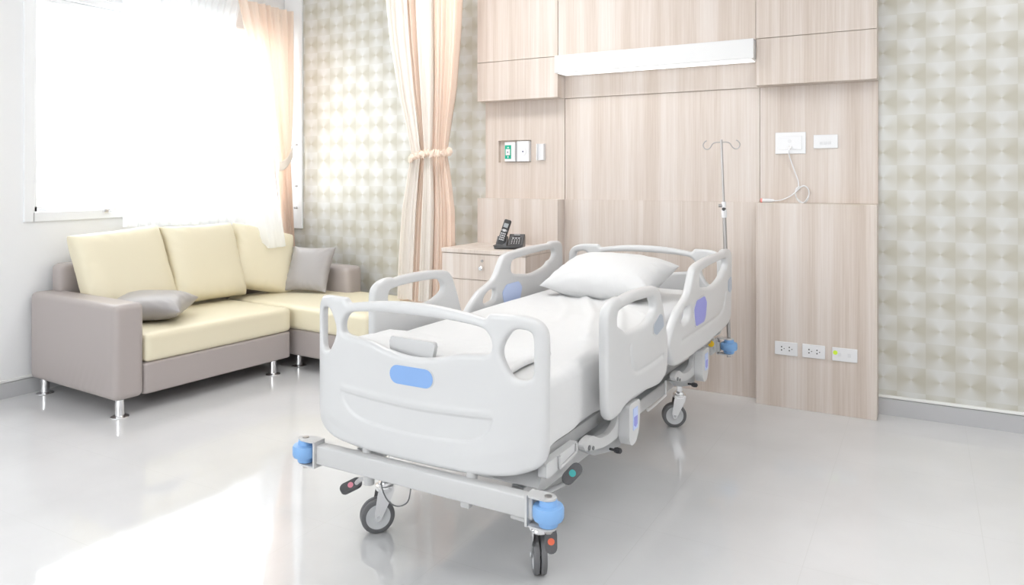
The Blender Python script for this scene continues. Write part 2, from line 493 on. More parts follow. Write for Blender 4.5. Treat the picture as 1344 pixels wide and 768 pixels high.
woodbox('wood_wall_panel', (LX1 + .0015, SY + .004, ZL), (RX0 - .0015, YB, ZU), 'wide oak laminate wall panel between the bed lamp and the headboard', 'wall panel')
woodbox('wood_wall_panel', (RX0 + .0015, SY, ZL), (RX1, YB, ZU), 'oak laminate wall panel holding the nurse call plate and cord', 'wall panel')
# gas outlet panel with a rectangular recess
gx0, gx1, gz0, gz1 = -2.925, -2.636, 1.562, 1.732
b = B()
box(b, (LX0, SY, ZL), (gx0, YB, ZU)); box(b, (gx1, SY, ZL), (LX1 - .0015, YB, ZU)); box(b, (gx0, SY, ZL), (gx1, YB, gz0)); box(b, (gx0, SY, gz1), (gx1, YB, ZU))
box(b, (gx0, YB - .004, gz0), (gx1, YB, gz1))
tag(obj('wood_wall_panel', b, W, smooth=False), 'oak laminate wall panel with the recess for the green outlet', 'wall panel')
# upper cupboards
for x0, x1, lab in ((LX0, LX1, 'high oak laminate wall cupboard at the left end of the bed lamp'), (RX0, RX1, 'high oak laminate wall cupboard at the right end of the bed lamp')):
    t = thing('wall_cupboard', lab, 'cupboard', ((x0 + x1) / 2, YB, ZU))
    w = (x1 - x0) / 2
    obj('cupboard_body', box(B(), (-w, FY + .018 - YB, 0), (w, 0, ZC - ZU), .001, 1), W, t, smooth=False)
    obj('lower_fascia', box(B(), (-w, FY - YB, 0), (w, FY + .0165 - YB, ZD - ZU - .002), .001, 1), W, t, smooth=False)
    obj('door', box(B(), (-w, FY - YB, ZD - ZU + .002), (w, FY + .0165 - YB, ZC - ZU - .02), .001, 1), W, t, smooth=False)
woodbox('wood_bulkhead', (LX1 + .003, FY + .003, ZD - .003), (RX0 - .003, YB, ZC), 'wide oak laminate bulkhead directly above the long bed lamp', 'wall panel')
woodbox('wood_wall_panel', (LX1 + .001, SY - .006, ZU + .001), (RX0 - .001, YB, ZD - .004), 'narrow oak laminate strip directly beneath the long bed lamp', 'wall panel')
# over-bed lamp
lt = thing('bed_lamp', 'long white box lamp on the wood panelling above the bed', 'lamp', (-1.65, 4.95, 2.197))
hw = (RX0 - LX1) / 2 - .004
obj('lamp_housing', box(B(), (-hw, -.108, .004), (hw, .0735, .130), .003), M['lamp'], lt, smooth=False)
obj('lamp_diffuser', box(B(), (-hw + .02, -.09, -.0005), (hw - .02, .05, .0035), .001), M['diff'], lt, smooth=False)

# gas outlets
t = thing('gas_outlet', 'white wall outlet with a green label in the wood recess', 'wall outlet', (-2.822, YB - .005, gz0 + .006))
b = B(); prism(b, [(-.055, 0), (.055, 0), (.055, -.052), (-.035, -.052)], .0, .150, 'Z'); obj('outlet_box', b, M['plate'], t, smooth=False)
b = B(); box(b, (-.033, -.0535, .020), (.022, -.0525, .126)); gm = obj('green_label_plate', b, M['green'], t, smooth=False); gm['label'] = 'green label plate'
b = B(); box(b, (-.024, -.0585, .048), (.014, -.054, .096), .003)
for dx in (-.008, .001): box(b, (dx - .004, -.0548, .104), (dx + .003, -.054, .112))
box(b, (-.009, -.0548, .028), (-.001, -.054, .042)); sk = obj('socket_cover', b, M['plate'], t, smooth=False)
obj('socket_hole', cyl(B(), (-.005, -.060, .072), (-.005, -.058, .072), .005), M['tick'], sk)
t = thing('gas_outlet', 'plain white wall outlet just right of the green-labelled one', 'wall outlet', (-2.698, YB - .005, gz0 + .006))
b = B(); prism(b, [(-.063, 0), (.06, 0), (.048, -.048), (-.045, -.060)], 0., .155, 'Z'); obj('outlet_box', b, M['plate'], t, smooth=False)
b = B(); lathe(b, [(.0, 0), (.028, 0), (.028, .004), (.020, .006), (.020, .004), (0, .004)][1:5], (.005, -.060, .075), 'Y'); o = obj('socket_cover', b, M['plate'], t)
obj('socket_hole', cyl(B(), (.005, -.062, .075), (.005, -.059, .075), .006), M['tick'], t)
b = B(); box(b, (-.032, SY - .012, 0), (.032, SY, .125)); box(b, (-.032, SY - .030, .0), (-.024, SY - .01, .125)); box(b, (.004, SY - .034, .002), (.032, SY - .01, .123), .003)
o = tag(obj('wall_bracket', b, M['plate'], smooth=False), 'small white vertical channel bracket right of the wall outlets', 'bracket'); o.location = (-2.546, 0, 1.575)

# switch and socket plates
def plate(name, x0, x1, z0, z1, y, label, cat, group=None):
    t = thing(name, label, cat, ((x0 + x1) / 2, y, z0), 0, group)
    w, h = (x1 - x0) / 2, z1 - z0
    obj('cover_plate', box(B(), (-w, -.010, 0), (w, 0, h), .003, 2), M['plate'], t, smooth=False)
    return t, w, h
for x0, x1, lab in ((-.832, -.697, 'white double socket plate, leftmost of the three low plates on the wood box'), (-.669, -.538, 'white double socket plate between the left socket and the stickered plate')):
    t, w, h = plate('socket_plate', x0, x1, .331, .414, FY, lab, 'socket', 'low socket plates')
    for cx in (-.022, .024):
        b = B()
        for dx, dz in ((-.004, .010), (-.004, -.010)): box(b, (cx + dx - .0035, -.0112, h / 2 + dz - .004), (cx + dx + .0035, -.0098, h / 2 + dz + .004))
        cyl(b, (cx + .011, -.0112, h / 2), (cx + .011, -.0098, h / 2), .0032, n=10)
        obj('socket_slots', b, M['hole'], t, smooth=False)
t, w, h = plate('socket_plate', -.498, -.358, .331, .412, FY, 'white low wall plate with a lime green sticker in its corner', 'socket', 'low socket plates')
o = obj('sticker', cyl(B(), (-.052, -.0112, h * .62), (-.052, -.0099, h * .62), .013), M['lime'], t); o['label'] = 'lime green sticker'
for cx in (-.028, .026): obj('module', box(B(), (cx - .009, -.0115, h / 2 - .012), (cx + .009, -.0099, h / 2 + .012), .001), M['plateline'], t, smooth=False)
t, w, h = plate('switch_plate', -.619, -.478, 1.628, 1.714, SY, 'small white switch plate right of the nurse call plate', 'switch')
for k in range(3): obj('switch_button', box(B(), (-.034 + k * .024, -.0135, h * .28), (-.016 + k * .024, -.0099, h * .5), .001), M['plateline'], t, smooth=False)
t, w, h = plate('nurse_call_plate', -.850, -.665, 1.597, 1.735, SY, 'large square white nurse call plate above the coiled cord', 'wall plate')
obj('inner_panel', box(B(), (-w + .022, -.013, .026), (w - .022, -.0099, h - .026), .002), M['plate'], t, smooth=False)
obj('call_button', cyl(B(), (-.004, -.016, h * .58), (-.004, -.012, h * .58), .012), M['plateline'], t)
obj('jack', cyl(B(), (.002, -.028, .042), (.002, -.012, .042), .008), M['brushed'], t)
yy = SY - .02
t = thing('nurse_call_handset', 'white call button on a coiled white cord hanging from the plate', 'call button', (-.900, 4.965, ZL))
off = Vector((-.900, 4.965, ZL))
pts = [(-.756, yy, 1.639), (-.765, yy - .01, 1.61), (-.755, yy, 1.56), (-.728, yy, 1.48), (-.708, yy, 1.42), (-.706, yy, 1.375)]
for k in range(22):
    a = PI * .62 + 2 * PI * k / 10.5
    rr = 1 + .08 * math.sin(k * 1.7)
    pts.append((-.686 + .040 * rr * math.cos(a) + .002 * k / 6, yy - .004 - .0022 * (k % 7), 1.340 + .052 * rr * math.sin(a)))
pts += [(-.722, yy - .02, 1.352), (-.76, yy - .03, 1.322), (-.81, yy - .04, 1.300), (-.865, 4.966, 1.295)]
obj('cord', tube(B(), [Vector(p) - off for p in pts], .0036, 8, 6), M['plate'], t)
b = B(); lathe(b, [(.006, .055), (.010, .045), (.0125, .02), (.0135, -.02), (.0125, -.026)], (0, 0, .014), 'X', 20); obj('grip', b, M['plate'], t)
b = B(); lathe(b, [(.0128, -.018), (.0140, -.019), (.0140, -.029), (.010, -.033)], (0, 0, .014), 'X', 16); o = obj('button', b, M['handset'], t); o['label'] = 'pink button'

# bedside cabinet
t = thing('bedside_cabinet', 'light oak bedside cabinet with one drawer, under the telephone', 'cabinet', (-2.70, 4.42, 0))
cw = .34
obj('cabinet_body', box(B(), (-cw, .020, .05), (cw, FY - 4.42 - .003, .908), .001, 1), W, t, smooth=False)
obj('plinth', box(B(), (-cw + .02, .05, 0), (cw - .02, .46, .05)), W, t, smooth=False)
obj('cabinet_top', box(B(), (-cw - .004, -.004, .910), (cw + .004, FY - 4.42 - .003, .940), .002, 1), W, t, smooth=False)
dr = obj('drawer', box(B(), (-cw, 0, .728), (cw, .019, .905), .001, 1), W, t, smooth=False)
b = B(); lathe(b, [(.007, 0), (.007, -.014), (.015, -.016), (.017, -.026), (.012, -.032)], (-.003, 0, .812), 'Y', 20); k_ = obj('knob', b, M['chrome'], dr)
obj('lock', cyl(B(), (-.003, -.004, .862), (-.003, 0, .862), .010), M['brushed'], dr)
do = obj('door', box(B(), (-cw, 0, .06), (cw, .019, .724), .001, 1), W, t, smooth=False)
b = B(); lathe(b, [(.007, 0), (.007, -.014), (.015, -.016), (.017, -.026), (.012, -.032)], (.27, 0, .62), 'Y', 20); obj('knob', b, M['chrome'], do)

# telephone
t = thing('telephone', 'black cordless telephone with upright handset on the bedside cabinet', 'telephone', (-2.565, 4.60, .940), math.radians(20))
t.scale = (1.12, 1.12, 1.12)
b = B(); box(b, (-.105, -.065, 0), (.075, .075, .022), .008, 3); prism(b, [(-.055, .015), (-.048, .022), (.055, .088), (.070, .070), (.070, .010)], -.022, .076, 'X')
obj('base_unit', b, M['phone'], t)
sl = math.atan2(.066, .103); R = Matrix.Rotation(sl, 3, 'X')
def face(bm, x0, x1, a0, a1, t0, t1, bev=.001):
    """box on the sloped keypad face: a along the slope"""
    o_ = Vector((0, -.048, .0225)); r = bmesh.new(); box(r, (x0, a0, t0), (x1, a1, t1), bev, 1)
    for v in r.verts: v.co = R @ v.co + o_
    m_ = bpy.data.meshes.new('x'); r.to_mesh(m_); bm.from_mesh(m_); bpy.data.meshes.remove(m_); r.free()
b = B(); face(b, -.018, .072, .004, .118, .0, .003); fp = obj('face_plate', b, M['phoneg'], t)
b = B(); face(b, -.006, .060, .010, .078, .003, .0045); face(b, .006, .050, .088, .100, .003, .0045); obj('key_field', b, M['keyd'], fp)
b = B()
for r_ in range(4):
    for c_ in range(4): face(b, -.001 + c_ * .0155, .0065 + c_ * .0155, .014 + r_ * .0125, .0195 + r_ * .0125, .0045, .0068, .0008)
for c_ in range(3): face(b, .000 + c_ * .019, .013 + c_ * .019, .066, .076, .0045, .0068, .002)
obj('keys', b, M['key'], fp)
b = B(); face(b, .008, .046, .105, .111, .003, .004); obj('logo_strip', b, M['key'], fp)
b = B(); prism(b, [(-.05, .02), (.035, .075), (.055, .05), (.03, .01)], -.098, -.030, 'X'); obj('cradle', b, M['phoneg'], t)
hs = B(); box(hs, (-.0235, -.013, 0), (.0235, .013, .178), .010, 4)
Rh = Matrix.Translation((-.074, -.028, .018)) @ Matrix.Rotation(math.radians(-20), 4, 'X') @ Matrix.Rotation(math.radians(15), 4, 'Y')
for v in hs.verts: v.co = Rh @ v.co
h_ = obj('handset', hs, M['phone'], t)
def hpart(nm, boxes, m_):
    b = B()
    for lo, hi in boxes: box(b, lo, hi, .0008, 1)
    for v in b.verts: v.co = Rh @ v.co
    obj(nm, b, m_, h_, smooth=False)
hpart('screen', [((-.015, -.0145, .122), (.015, -.0128, .150))], M['lcd'])
hpart('keypad', [((-.016 + c_ * .0115, -.0148, .036 + r_ * .0135), (-.0075 + c_ * .0115, -.0128, .044 + r_ * .0135)) for r_ in range(4) for c_ in range(3)], M['key'])
hpart('navigation_key', [((-.010, -.0152, .094), (.010, -.0128, .110)), ((-.018, -.0148, .098), (-.0125, -.0128, .106)), ((.0125, -.0148, .098), (.018, -.0128, .106))], M['key'])
b = B(); tube(b, [(-.075, .075, .012), (-.11, .09, .006), (-.14, .11, .005), (-.13, .20, .005), (-.06, .28, .005)], .003, 6)
obj('cable', b, M['phone'], t)

# ================================================================== CURTAINS
def interp(x, xs, ys): return float(np.interp(x, xs, ys))
def curtain(name, z0, z1, cfn, wfn, folds, afn, m, parent=None, y=None, axis='X', nu=260, nv=60, ph=0., thick=.004, sharpness=1.):
    """hanging cloth: cfn(z) centre, wfn(z) half width, afn(z) fold depth"""
    g = np.random.default_rng(int(ph * 100) + 5); jit = g.uniform(-.6, .6, 8)
    def fn(u, v):
        z = z0 + (z1 - z0) * v
        s = 2 * u - 1
        w, c, a = wfn(z), cfn(z), afn(z)
        th = u * folds * 2 * PI + ph + .9 * math.sin(3.1 * s + jit[0]) + .5 * math.sin(7.3 * s + jit[1] + .4 * z)
        d = a * ((1.1 - 2.2 * abs(math.sin(th / 2)) ** sharpness) + .3 * math.sin(2.3 * th + jit[2] + z * .8)) * (1 - .25 * abs(s))
        p = c + w * s + .25 * a * math.cos(th) * (1 - s * s)
        yy = (y(z) if callable(y) else y) + d - .55 * a * (1 - s * s) * 1.5 * 0
        return (p, yy, z) if axis == 'X' else (yy, p, z)
    bm = grid_sheet(nu, nv, fn)
    o = obj(name, bm, m, parent, auto=180)
    return o
# privacy curtain gathered on a shell tie
pc = thing('privacy_curtain', 'floor-hanging peach and ivory curtain tied with shells beside the cabinet', 'curtain', (-3.28, 4.60, 0))
pc['label'] = 'tall peach and ivory curtain gathered by a shell tie beside the cabinet'
zs = [.50, .8, 1.2, 1.5, 1.62, 1.75, 2.1, 2.5, 2.95]
wsx = [.235, .235, .215, .165, .138, .160, .235, .295, .335]
cxs = [-3.30 + 3.28, -3.29 + 3.28, -3.275 + 3.28, -3.268 + 3.28, -3.265 + 3.28, -3.27 + 3.28, -3.285 + 3.28, -3.305 + 3.28, -3.32 + 3.28]
pcw = lambda z: interp(z, zs, wsx)
pcc = lambda z: interp(z, zs, cxs)
pca = lambda z: interp(z, [.5, 1.2, 1.55, 1.62, 1.70, 2.1, 2.95], [.050, .040, .028, .022, .028, .045, .055])
curtain('curtain_cloth', .50, 2.95, pcc, pcw, 13, pca, M['peach'], pc, y=0.0, nu=420, ph=.7, sharpness=.55)
curtain('ivory_fold', .52, 2.95, lambda z: pcc(z) - pcw(z) * .66, lambda z: pcw(z) * .30, 3, lambda z: pca(z) * .7, M['ivory'], pc, y=-.055, nu=150, ph=4.3, sharpness=.7)
curtain('ivory_fold', .52, 2.95, lambda z: pcc(z) + pcw(z) * .12 + .01 * math.sin(z), lambda z: pcw(z) * .22, 3, lambda z: pca(z) * .6, M['ivory'], pc, y=-.075, nu=120, ph=1.3, sharpness=.7)
b = B()
tb = lambda a: Vector((-3.255 + 3.28 + .158 * math.cos(a), -.02 + .095 * math.sin(a), 1.612 + .022 * math.cos(a) + .006 * math.sin(3 * a)))
tube(b, [tb(2 * PI * k / 24) for k in range(24)], .008, 8, 2, closed=True); tie = obj('shell_tie', b, M['shell'], pc)
for k in range(84):
    a = 2 * PI * k / 84 + rng.uniform(-.04, .04)
    b = B(); r_ = bmesh.ops.create_icosphere(b, subdivisions=2, radius=1)
    q = Matrix.Rotation(rng.uniform(0, 6.28), 3, Vector(rng.normal(size=3)).normalized())
    for v in b.verts:
        v.co = q @ Vector((v.co.x * .024, v.co.y * .015, v.co.z * .009)) + tb(a) + Vector((.004 * math.cos(a), .012 * math.sin(a), rng.uniform(-.022, .022)))
    if math.sin(a) < .25: obj('shell', b, M['shell'], tie)
    else: b.free()

# peach window curtain held by a tie-back, in the window corner
wc = thing('window_curtain', 'peach curtain tied back at the right end of the window', 'curtain', (-5.13, 4.9, 0))
zs2 = [.80, 1.2, 1.50, 1.62, 1.8, 2.2, 2.97]
yl = [4.905, 4.84, 4.80, 4.80, 4.74, 4.60, 4.37]; yr = [5.0, 4.98, 4.965, 4.96, 4.975, 5.0, 5.0]
curtain('curtain_cloth', .80, 2.97, lambda z: (interp(z, zs2, yl) + interp(z, zs2, yr)) / 2 - 4.9, lambda z: (interp(z, zs2, yr) - interp(z, zs2, yl)) / 2, 7,
        lambda z: interp(z, [.8, 1.5, 1.62, 2.2, 2.97], [.026, .016, .014, .022, .03]), M['peach'], wc, y=.03, axis='Y', nu=200, ph=1.2)
b = grid_sheet(30, 6, lambda u, v: (.075 + .012 * math.sin(u * PI) - .02 * u, -.115 + .185 * u, 1.50 + .085 * v + .13 * u ** 1.3 - .02 * math.sin(u * PI)))
tb_ = obj('tie_band', b, M['ivory'], wc, auto=180); md = tb_.modifiers.new('s', 'SOLIDIFY'); md.thickness = .006
# sheer curtain
sh = thing('sheer_curtain', 'blown-out white sheer curtain over the window behind the sofa', 'curtain', (-5.17, 4.1, 0))
def shfn(u, v):
    zb_ = interp(u, [0, .5, .78, .86, 1], [1.08, 1.06, .985, .860, .862])
    z = 2.97 + (zb_ - 2.97) * v
    yl_, yr_ = 3.36, interp(z, [.82, 1.46, 1.8, 2.17, 2.74, 2.97], [4.93, 4.81, 4.66, 4.50, 4.38, 4.44])
    y = yl_ + (yr_ - yl_) * u
    a = .018 * (.5 + .5 * v)
    fl = min(1, max(0, (u - .66) / .22)) * max(0, min(1, (1.75 - z) / .8)) ** 1.1
    x = a * math.sin(u * 34 * PI + 1.2 * math.sin(5 * u)) * (1 - .6 * fl) + .010 * math.sin(13 * u + 3 * v) + .42 * fl
    return (x + .03, y - .37 * fl - 4.1, z)
obj('sheer_cloth', grid_sheet(300, 50, shfn), M['sheer'], sh, auto=180)
# little chrome hooks on the corner trim
for z, dx, lab in ((1.747, .0, 'chrome double hook holding the curtain tie, topmost in the window corner'), (1.365, .0, 'small chrome hook below the double hook in the corner'), (1.162, .0, 'lowest small chrome hook on the white corner trim')):
    b = B(); lathe(b, [(.011, 0), (.011, -.004), (.005, -.008), (.004, -.02), (.009, -.026), (.007, -.032)], (0, 0, 0), 'Y', 16)
    if z > 1.7: tube(b, [(0, -.02, 0), (-.02, -.03, -.012), (-.045, -.03, -.004), (-.052, -.03, .018)], .0035, 8)
    o = tag(obj('curtain_hook', b, M['brushed']), lab, 'hook'); o.location = (-5.098 + dx, YB - .023, z)

# ================================================================== SOFA
SB = math.radians(-3.5)
so = thing('corner_sofa', 'taupe and cream L-shaped corner sofa under the window', 'sofa', (-4.205, 2.700, 0), SB)
zb = .105
ST, SK = M['taupe'], M['cream']
def puff(ax, amt, lo, hi):
    """bulge a face outward"""
    lo, hi = np.array(lo), np.array(hi); c, h = (lo + hi) / 2, (hi - lo) / 2
    def f(p):
        q = (p - c) / h; o = [i for i in range(3) if i != ax]
        w = np.clip(1 - q[:, o[0]] ** 2, 0, 1) * np.clip(1 - q[:, o[1]] ** 2, 0, 1)
        p = p.copy(); p[:, ax] += np.sign(q[:, ax]) * amt * w * (np.abs(q[:, ax]) > .6)
        return p
    return f
def sbox(name, lo, hi, r, m, pf=None, res=22):
    me = soft_box(lo, hi, r, res, pf); me.name = name
    return link(name, me, m, so)
def wr_arm(p):
    p = puff(1, .010, (-1.03, 0, zb), (0, .185, .68))(p)
    # pulled creases low on the outer face
    m_ = (p[:, 1] < .01); t_ = np.clip((.40 - p[:, 2]) / .3, 0, 1)
    p[:, 1] -= m_ * t_ * .0022 * np.sin((p[:, 0] * 1.0 - p[:, 2] * .55) * 95) * np.exp(-((p[:, 0] + .38) / .22) ** 2)
    return p
sbox('armrest', (-1.03, 0, zb), (0, .185, .68), .035, ST, wr_arm, 60)
sbox('sofa_base', (-1.0, .186, zb), (-.004, 1.325, .302), .018, ST)
sbox('backrest', (-1.03, .13, .300), (-.90, 1.97, .860), .04, ST)
sbox('chaise_base', (-1.03, 1.385, zb), (.70, 2.20, .302), .018, ST)
sbox('chaise_backrest', (-.84, 2.03, .302), (-.12, 2.205, .695), .045, ST)
sbox('seat_cushion', (-.86, .190, .300), (.004, 1.330, .478), .035, SK, puff(2, .012, (-.86, .19, .30), (.004, 1.33, .478)))
sbox('chaise_cushion', (-.84, 1.375, .300), (.705, 2.205, .476), .035, SK, puff(2, .010, (-.84, 1.375, .30), (.705, 2.2, .476)))
for x, y in ((-.045, .055), (-.95, .06), (-.05, 1.20), (-.93, 1.25), (-.085, 1.475), (.62, 1.46), (.62, 2.12), (-.93, 2.1)):
    b = B(); lathe(b, [(.026, zb + .002), (.026, .012), (.030, .010), (.050, .006), (.052, .003), (.050, 0)], (x, y, 0), 'Z', 28); obj('leg', b, M['chrome'], so)
def W2(x, y, z):
    return Matrix.Translation((-4.205, 2.700, 0)) @ Matrix.Rotation(SB, 4, 'Z') @ Matrix.Translation((x, y, z))
def cushion(name, w, h, t, x, y, z, tilt, yaw, m, label, roll=0, seed=0, p=3.4, q=.42, corner=.05, group=None, cat='cushion', wr=.004):
    """upright cushion: width along sofa, height up, thickness facing +x"""
    me = pillow_mesh(w, h, t, p, q, corner, seed, wr)
    me.transform(Matrix(((0, 0, 1, 0), (1, 0, 0, 0), (0, 1, 0, 0), (0, 0, 0, 1))))   # w->y, h->z, t->x
    mt = W2(x, y, z) @ Matrix.Rotation(math.radians(yaw), 4, 'Z') @ Matrix.Rotation(math.radians(-tilt), 4, 'Y') @ Matrix.Rotation(math.radians(roll), 4, 'X')
    o = link(name, me, m); o.matrix_world = mt
    return tag(o, label, cat, group)
GC = 'cream back cushions of the sofa'
cushion('back_cushion', .645, .59, .21, -.745, .487, .793, 20, 0, SK, 'plump cream back cushion nearest the sofa armrest', 4, 1, 5, .35, .03, GC)
cushion('back_cushion', .62, .60, .22, -.745, 1.105, .789, 20, 0, SK, 'middle cream back cushion between the two others', 0, 2, 5, .35, .03, GC)
cushion('back_cushion', .55, .54, .19, -.740, 1.655, .758, 20, -6, SK, 'cream back cushion nearest the upright grey cushion', -15, 3, 5, .35, .03, GC)
cushion('throw_cushion', .40, .40, .13, -.44, 1.90, .675, 26, -72, M['greyl'], 'grey satin throw cushion standing upright in the sofa corner', 0, 4, 3.0, .5, .09)
me = pillow_mesh(.50, .42, .17, 3., .5, .09, 9)
o = link('throw_cushion', me, M['greyl']); o.matrix_world = W2(-.40, .47, .583) @ Matrix.Rotation(math.radians(40), 4, 'Z') @ Matrix.Rotation(math.radians(4), 4, 'X')
tag(o, 'grey satin throw cushion lying flat on the seat by the armrest', 'cushion')

# ================================================================== HOSPITAL BED
BR = math.radians(-.7)
bed = thing('hospital_bed', 'white adjustable hospital bed on castors with blue bumpers', 'bed', (-1.575, 2.10, 0), BR)
PL = M['plastic']
def sym(half):
    """mirror a half outline (s>=0, from top centre round to bottom centre)"""
    return half + [(-a, b) for a, b in half[::-1] if a > 1e-6]
def sm(pts, n=5): return [tuple(p)[:2] for p in catmull([(a, b, 0) for a, b in pts], n, True)]

def end_board(grooved):
    out = sym([(0, 1.006), (.13, 1.001), (.24, .988), (.292, .980), (.303, .983), (.316, .997), (.33, .999), (.41, .998), (.455, .990), (.482, .972), (.497, .942), (.500, .90),
               (.500, .75), (.500, .60), (.498, .548), (.487, .514), (.462, .494), (.41, .475), (.34, .462), (.25, .452), (.13, .447), (0, .446)])
    hole = sym([(0, .963), (.13, .961), (.22, .955), (.283, .947), (.310, .930), (.324, .903), (.322, .875), (.302, .861), (.26, .857), (.19, .848), (.12, .829), (.05, .817), (0, .814)])
    side = [(.405, .950), (.383, .930), (.363, .892), (.361, .862), (.374, .830), (.396, .797), (.42, .787), (.447, .789), (.459, .806), (.461, .86), (.460, .92), (.452, .943), (.43, .951)]
    me = slab([sm(out), sm(hole), sm(side), sm([(-a, b) for a, b in side])], .042, .016, .0042, 4)
    c = getco(me); a, z, t = c[:, 0].copy(), c[:, 1].copy(), c[:, 2].copy()
    # t>0 faces the foot of the room
    front = np.clip(t / .012, 0, 1)
    if grooved:
        low = [tuple(p) for p in catmull([(-.336, .655), (-.318, .615), (-.285, .582), (-.24, .562), (-.16, .551), (0, .540), (.16, .551), (.24, .562), (.285, .582), (.318, .615), (.336, .655)], 6)] if 0 else \
              [tuple(p)[:2] for p in catmull([(-.336, .655, 0), (-.318, .615, 0), (-.285, .582, 0), (-.24, .562, 0), (-.16, .550, 0), (0, .542, 0), (.16, .550, 0), (.24, .562, 0), (.285, .582, 0), (.318, .615, 0), (.336, .655, 0)], 6)]
        up = [tuple(p)[:2] for p in catmull([(-.336, .655, 0), (-.2, .645, 0), (0, .638, 0), (.2, .645, 0), (.336, .655, 0)], 6)]
        P = np.stack([a, z], 1)
        # raised lower field with a step all round, upper edge deeper
        zlow = np.interp(a, [p[0] for p in low], [p[1] for p in low]); zup = np.interp(a, [p[0] for p in up], [p[1] for p in up])
        inside = (np.abs(a) < .336) & (z > zlow) & (z < zup)
        d = np.minimum(dist_poly(P, low), dist_poly(P, up))
        t -= front * .0060 * np.where(inside, np.clip(d / .005, 0, 1), 0)
        t += front * .006 * np.exp(-((z - zup - .016) / .010) ** 2) * (np.abs(a) < .33) * np.clip((.34 - np.abs(a)) / .03, 0, 1) * .5
        # lower corner crease: skirt set back
        cr = np.clip((np.abs(a) - .20) / .2, 0, 1) * np.clip((.545 - z - (.36 - np.abs(a)) * .3) / .03, 0, 1)
        t -= front * .004 * np.clip(cr, 0, 1) * np.exp(-((np.abs(a) - .33) / .14) ** 2)
    y = -t + .021 + 2.15 * np.maximum(0, np.abs(a) - .33) ** 2
    # handle ends: side grips slightly prouder than the centre rail
    return me, a, y, z
me, a, y, z = end_board(True)
setco(me, np.stack([a, y, z], 1), True)
fb = link('footboard', me, PL, bed)
me2 = me.copy(); c = getco(me2)
c[:, 1] = 2.42 - c[:, 1]; c[:, 2] += .012; c[:, 0] *= -1
me2.vertices.foreach_set('co', c.ravel()); me2.update()
hb = bpy.data.objects.new('headboard', me2); COL.objects.link(hb); hb.parent = bed
b = B(); prism(b, capsule(-.094, .094, .717, .783), -.0030, .002, 'Y')
o = obj('blue_label', b, M['blue'], fb, smooth=False); o['label'] = 'blue oval label'
b = B(); prism(b, capsule(-.098, .098, .713, .787), -.0018, .002, 'Y')
obj('label_rim', b, PL, fb, smooth=False)
# flap standing behind the foot opening
b = B(); prism(b, roundpoly([(-.142, .785), (.040, .785), (.060, .862), (-.150, .866)], .018, 5), .062, .082, 'Y'); bmesh.ops.bevel(b, geom=b.edges[:], offset=.004, segments=2, affect='EDGES')
obj('control_flap', b, PL, fb)
for s in (-.215, .240):
    b = B(); cyl(b, (s, .02, .425), (s, .02, .462), .019); obj('board_peg', b, M['steel_w'], bed)

# ---- side rails
foot_out = [(.452, .560), (.470, .552), (.52, .549), (.555, .553), (.62, .570), (.80, .572), (.98, .556), (1.05, .562), (1.098, .585), (1.120, .640), (1.122, .720), (1.105, .78), (1.070, .865), (1.040, .925),
            (1.015, .960), (.98, .980), (.93, .988), (.862, .994), (.747, .998), (.64, .996), (.575, .990), (.560, .995), (.535, .997), (.49, .993), (.452, .978), (.428, .955), (.420, .92), (.419, .84), (.420, .74), (.426, .62), (.435, .578)]
foot_hole = [(.530, .930), (.545, .942), (.62, .950), (.72, .953), (.83, .951), (.91, .945), (.940, .930), (.955, .903), (.945, .882), (.905, .863), (.85, .848), (.778, .844), (.68, .848), (.61, .856), (.585, .868), (.56, .878), (.530, .893), (.524, .91)]
head_out = [(1.185, .612), (1.215, .590), (1.27, .578), (1.40, .575), (1.627, .577), (1.80, .580), (1.95, .588), (2.10, .596), (2.20, .605), (2.265, .630), (2.288, .68), (2.294, .75), (2.300, .86), (2.300, .96),
            (2.292, 1.005), (2.262, 1.030), (2.20, 1.038), (2.140, 1.038), (2.115, 1.030), (2.03, 1.030), (1.90, 1.030), (1.79, 1.028), (1.68, 1.022), (1.60, 1.015), (1.54, 1.000), (1.505, .965), (1.475, .925), (1.445, .893), (1.405, .872),
            (1.35, .855), (1.285, .833), (1.225, .795), (1.175, .755), (1.140, .715), (1.130, .690), (1.150, .655)]
head_hole = [(1.628, .948), (1.650, .966), (1.72, .974), (1.85, .982), (2.0, .986), (2.12, .988), (2.165, .982), (2.185, .955), (2.160, .928), (2.11, .915), (2.085, .900), (2.03, .884), (1.93, .869), (1.86, .865), (1.78, .872), (1.68, .885), (1.635, .900), (1.622, .922)]
small_hole = [(1.325, .788), (1.345, .808), (1.385, .825), (1.43, .829), (1.452, .822), (1.452, .795), (1.435, .770), (1.39, .760), (1.345, .760), (1.324, .770)]
def rail_mesh(outs, grooves, V):
    me = slab([sm(o, 5) for o in outs], .040, .016, V, 4)
    c = getco(me); l, z, t = c[:, 0], c[:, 1], c[:, 2].copy()
    P = np.stack([l, z], 1); front = np.clip(t / .012, 0, 1)
    for poly, w, dep in grooves:
        pl = [tuple(p)[:2] for p in catmull([(q[0], q[1], 0) for q in poly], 5)]
        t -= front * dep * np.exp(-(dist_poly(P, pl) / w) ** 2)
    return me, l, z, t
fo = rail_mesh([foot_out, foot_hole], [([(.655, .79), (.662, .74), (.69, .695), (.745, .672), (.85, .668), (.95, .668), (1.05, .672)], .010, .006)], .0042)
he = rail_mesh([head_out, head_hole, small_hole], [([(2.150, .80), (2.120, .745), (2.06, .705), (1.95, .688), (1.6, .682), (1.33, .680)], .010, .006)], .0045)
